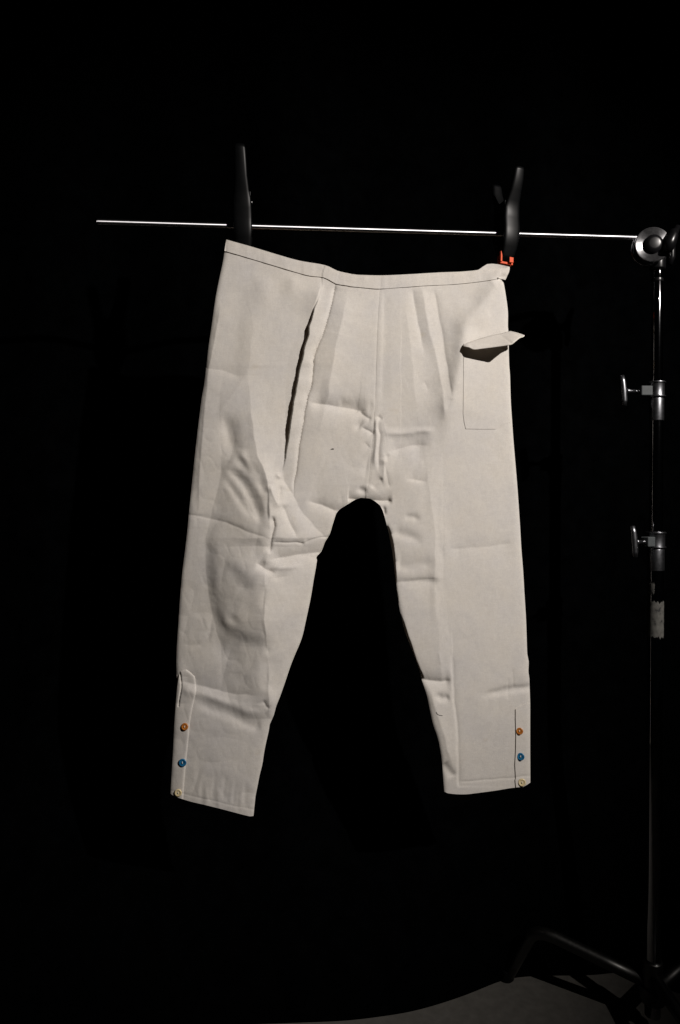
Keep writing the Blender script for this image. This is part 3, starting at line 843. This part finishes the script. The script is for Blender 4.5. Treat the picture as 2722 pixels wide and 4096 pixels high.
def collar(y_top, y_mid, y_bot, r, dim=False, spin=0.0):
    a, b = PP(y_mid), PP(y_top); L = (b - a).length
    c = axis_obj('collar', a, b, [(0, r+0.0006), (0.0008, r+0.0022), (0.003, r+0.0022), (0.0036, r), (L-0.0036, r), (L-0.003, r+0.0022), (L-0.0008, r+0.0022), (L, r+0.0006)], M['cast'], stand)
    a2, b2 = PP(y_bot), PP(y_mid + 4)
    axis_obj('sleeve', a2, b2, simple((b2 - a2).length, r - 0.0008), M['cast'], c)
    ym = (y_top + y_mid)/2
    d = Vector((-math.cos(spin), -math.sin(spin), 0))
    c0 = PP(ym + 6)
    R = Matrix((d, Vector((-d.y, d.x, 0)), Vector((0, 0, 1)))).transposed()
    bo = mesh_obj('clamp_boss', *box(c0 + d*(r + 0.006), 0.024, 0.017, 0.0185, R), M['boss'], c, smooth=False); bevel(bo, 0.0016, 2)
    s0 = c0 + d*(r + 0.018)
    sh = mesh_obj('screw_shaft', *lathe(s0, s0 + d, [(0, 0.0036), (0.004, 0.0036), (0.0042, 0.0026), (0.009, 0.0026), (0.0092, 0.0034), (0.018, 0.0034), (0.022, 0.0052), (0.026, 0.0052)], 20), M['cast'], c)
    k0 = s0 + d*0.031
    kn = mesh_obj('tee_knob', *tube([k0 + Vector((-0.004, 0, 0.030)), k0 + Vector((-0.0015, 0, 0.018)), k0, k0 + Vector((0.001, 0, -0.018)), k0 + Vector((0, 0, -0.028))], [0.0048, 0.0058, 0.0064, 0.0062, 0.0052], 16), M['cast'], c)
    return c
collar(1527, 1590, 1684, 0.0143)
collar(2127, 2192, 2282, 0.0165, spin=0.55)

# worn tape wrapped half round the lower tube
def tape(y0, y1, w0, w1, rr, seed, name='worn_tape'):
    V_, F_ = [], []; n, m = 26, 16; r = np.random.default_rng(seed)
    for j in range(m):
        t = j/(m-1); py = y0 + (y1-y0)*t; c = PP(py)
        for i in range(n):
            s = i/(n-1); a = math.radians(w0 + (w1-w0)*s) + (0.05*r.standard_normal() if i in (0, n-1) else 0)
            lump = 0.0003*r.random()
            zz = 0.0016*r.standard_normal() if j in (0, m-1) else 0
            V_.append(Vector((c.x + (rr+lump)*math.sin(a), c.y - (rr+lump)*math.cos(a), c.z + zz)))
    for j in range(m-1):
        for i in range(n-1):
            F_.append((j*n+i, (j+1)*n+i, (j+1)*n+i+1, j*n+i+1))
    return mesh_obj(name, V_, F_, M['tape'], stand)
tape(2404, 2545, -118, 62, 0.0151, 3)
tape(2330, 2372, -75, -30, 0.0150, 4, 'tape_scrap')

# legs: bent tube running out from the hub and dropping to the floor
hub_z = 0.105
hub0 = Vector((base.x, base.y, 0.055)); hub1 = Vector((base.x, base.y, 0.135))
axis_obj('hub', hub0, hub1, [(0, 0.020), (0.002, 0.0225), (0.030, 0.0225), (0.034, 0.0185), (0.078, 0.0185), (0.080, 0.0165)], M['steel'], stand)
def leg(foot, bend, bend2, hub_h):
    pts = [foot, foot*0.5 + bend*0.5]
    ctrl0, ctrl1 = foot*0.22 + bend*0.78, bend*0.80 + bend2*0.20
    for t in np.linspace(0, 1, 9):
        pts.append(ctrl0*(1-t)**2 + bend*2*t*(1-t) + ctrl1*t*t)
    pts.append(bend*0.4 + bend2*0.6); pts.append(bend2)
    l = mesh_obj('leg', *tube(pts, 0.0122, 18), M['steel'], stand)
    mesh_obj('rubber_foot', *lathe(foot + Vector((0, 0, -0.004)), foot + Vector((0, 0, 1)), [(0, 0.0125), (0.003, 0.0145), (0.018, 0.014), (0.022, 0.0125)], 18), M['black'], l)
    return l
h_at = Vector((base.x, base.y, 0.088))
foot_a = P(2030, 3922, 1.45); foot_a.z = 0.006
bend_a = P(2142, 3712, 1.415)
leg(foot_a, bend_a, h_at, 0.09)
ang0 = math.atan2(foot_a.y - base.y, foot_a.x - base.x); rad = math.hypot(foot_a.y - base.y, foot_a.x - base.x)
for k, hz in ((1, 0.072), (2, 0.104)):
    an = ang0 - 2*math.pi*k/3
    dv = Vector((math.cos(an), math.sin(an), 0))
    leg(Vector((base.x, base.y, 0.006)) + dv*rad, Vector((base.x, base.y, bend_a.z - 0.01*k)) + dv*(rad*0.82), Vector((base.x, base.y, hz)), hz)

# ------------------------------------------------------------------ grip head on top of the stand
gh_c = P(2606, 985, PY - 0.023)
head = empty('rod_holder', gh_c, 'round steel grip head with black knob clamping the rod to the stand', 'clamp')
ax = Vector((-0.10, -1.0, -0.012)).normalized()
axis_obj('clamp_disc', gh_c + ax*0.000, gh_c + ax*0.011, [(0, 0.030), (0.0015, 0.0325), (0.0085, 0.0325), (0.0102, 0.0312), (0.0103, 0.0170), (0.0104, 0.006), (0.0104, 0.0005)], M['disc'], head, 72)
axis_obj('clamp_disc', gh_c - ax*0.024, gh_c - ax*0.013, simple(0.011, 0.0325, 0.001), M['disc'], head, 48)
axis_obj('head_core', gh_c - ax*0.030, gh_c + ax*0.001, simple(0.031, 0.014, 0.001), M['blackm'], head, 32)
kb = axis_obj('knob', gh_c + ax*0.0108, gh_c + ax*0.04, [(0, 0.0160), (0.001, 0.0168), (0.004, 0.0168), (0.0055, 0.0150), (0.0075, 0.0120), (0.008, 0.009), (0.0082, 0.001)], M['blackm'], head, 32)
tb = gh_c + ax*0.016 + Vector((0.019, 0, -0.004))
mesh_obj('tee_handle', *tube([tb + Vector((0.004, -0.001, -0.012)), tb + Vector((0.008, -0.002, 0.004)), tb + Vector((0.015, -0.002, 0.018)), tb + Vector((0.016, -0.002, 0.028))], [0.0090, 0.0125, 0.0095, 0.0060], 20), M['blackm'], head)
axis_obj('socket', PP(1081), PP(1016), simple((PP(1016) - PP(1081)).length, 0.0150, 0.002), M['blackm'], head)
# second knob pointing away to the right
s0 = P(2640, 985, PY - 0.003); d2 = Vector((0.93, 0.25, 0.12)).normalized()
mesh_obj('side_screw', *lathe(s0, s0 + d2, [(0, 0.007), (0.016, 0.007), (0.018, 0.011), (0.024, 0.011)], 20), M['blackm'], head)
mesh_obj('tee_handle', *tube([s0 + d2*0.028 + Vector((0.012, 0, 0.038)), s0 + d2*0.027 + Vector((0.004, 0, 0.020)), s0 + d2*0.026, s0 + d2*0.027 + Vector((0, 0, -0.022)), s0 + d2*0.027 + Vector((-0.004, 0, -0.036))], [0.005, 0.007, 0.008, 0.007, 0.005], 16), M['blackm'], head)

# ------------------------------------------------------------------ spring clamps straddling the rod
def spring_clamp(px, rod_py, lean, yaw, label, pads, grip=1.0):
    c = P(px, rod_py, YP(px) + ROD_DY)
    root = empty('spring_clamp', c, label, 'clamp', None)
    R = Matrix.Rotation(math.radians(yaw), 3, 'Z') @ Matrix.Rotation(math.radians(lean), 3, 'Y')
    W = lambda x, y, z: c + R @ Vector((x, y, z))
    prof = [(-0.038, 0.126), (-0.0370, 0.120), (-0.034, 0.100), (-0.0275, 0.075), (-0.020, 0.053), (-0.0165, 0.040), (-0.0165, 0.022), (-0.0185, 0.004), (-0.0180, -0.014), (-0.0135, -0.032), (-0.0065, -0.046), (-0.0035, -0.056)]
    prof = [(y, z if z < 0.05 else 0.05 + (z - 0.05)*grip) for y, z in prof]
    wid = [0.0085, 0.0105, 0.0112, 0.0118, 0.0140, 0.0165, 0.0170, 0.0170, 0.0168, 0.0150, 0.0135, 0.0130]
    for sgn, nm in ((1, 'front_jaw'), (-1, 'rear_jaw')):
        V_, F_ = [], []; n = 16
        for (y, z), w in zip(prof, wid):
            th = 0.0050 if z > 0.05 else 0.0042
            for k in range(n):
                t = 2*math.pi*k/n; ct, st = math.cos(t), math.sin(t)
                ex = w*math.copysign(abs(ct)**0.6, ct); ey = th*math.copysign(abs(st)**0.8, st)
                V_.append(W(ex, sgn*y + ey, z))
        m = len(prof)
        for i in range(m-1):
            for k in range(n):
                b = (k+1) % n; F_.append((i*n+k, i*n+b, (i+1)*n+b, (i+1)*n+k))
        F_.append(tuple(reversed(range(n)))); F_.append(tuple((m-1)*n+k for k in range(n)))
        jw = mesh_obj('jaw', V_, F_, M['black'], root)
        rot = R.to_4x4().to_3x3()
        for sx in (-1, 1):   # cheek plates that carry the pivot
            pl = mesh_obj('cheek', *box(W(sx*0.0145, sgn*-0.0085, 0.040), 0.0030, 0.019, 0.026, rot), M['black'], jw, smooth=False); bevel(pl, 0.001, 2)
        pd = mesh_obj('grip_pad', *box(W(-0.001, sgn*-0.0032, -0.0525), 0.0285, 0.0034, 0.017, rot), M['orange'], jw, smooth=False); bevel(pd, 0.0008, 2)
        if sgn == 1 and pads:
            q1 = mesh_obj('grip_pad', *box(W(0.0065, -0.0088, -0.0535), 0.0085, 0.0030, 0.0100, rot), M['orange'], jw, smooth=False); bevel(q1, 0.0006, 2)
            q2 = mesh_obj('grip_pad', *box(W(-0.0142, -0.0052, -0.0490), 0.0035, 0.0060, 0.0200, rot), M['orange'], jw, smooth=False); bevel(q2, 0.0006, 2)
    mesh_obj('pivot_pin', *cyl(W(-0.0195, 0, 0.040), W(0.0195, 0, 0.040), 0.0034, n=18), M['blackm'], root)
    coil = [W(0.011*(i/90*2-1), 0.0062*math.cos(i*0.5), 0.040 + 0.0062*math.sin(i*0.5)) for i in range(91)]
    mesh_obj('spring', *tube(coil, 0.0011, 6), M['blackm'], root)
    return root
spring_clamp(973, 897, -2.0, 6.0, 'black spring clamp holding the high corner of the waistband at the rod', False)
spring_clamp(2026, 932, 1.5, 20.0, 'black spring clamp with orange-red pads gripping the waistband above the pocket', True, 0.74)
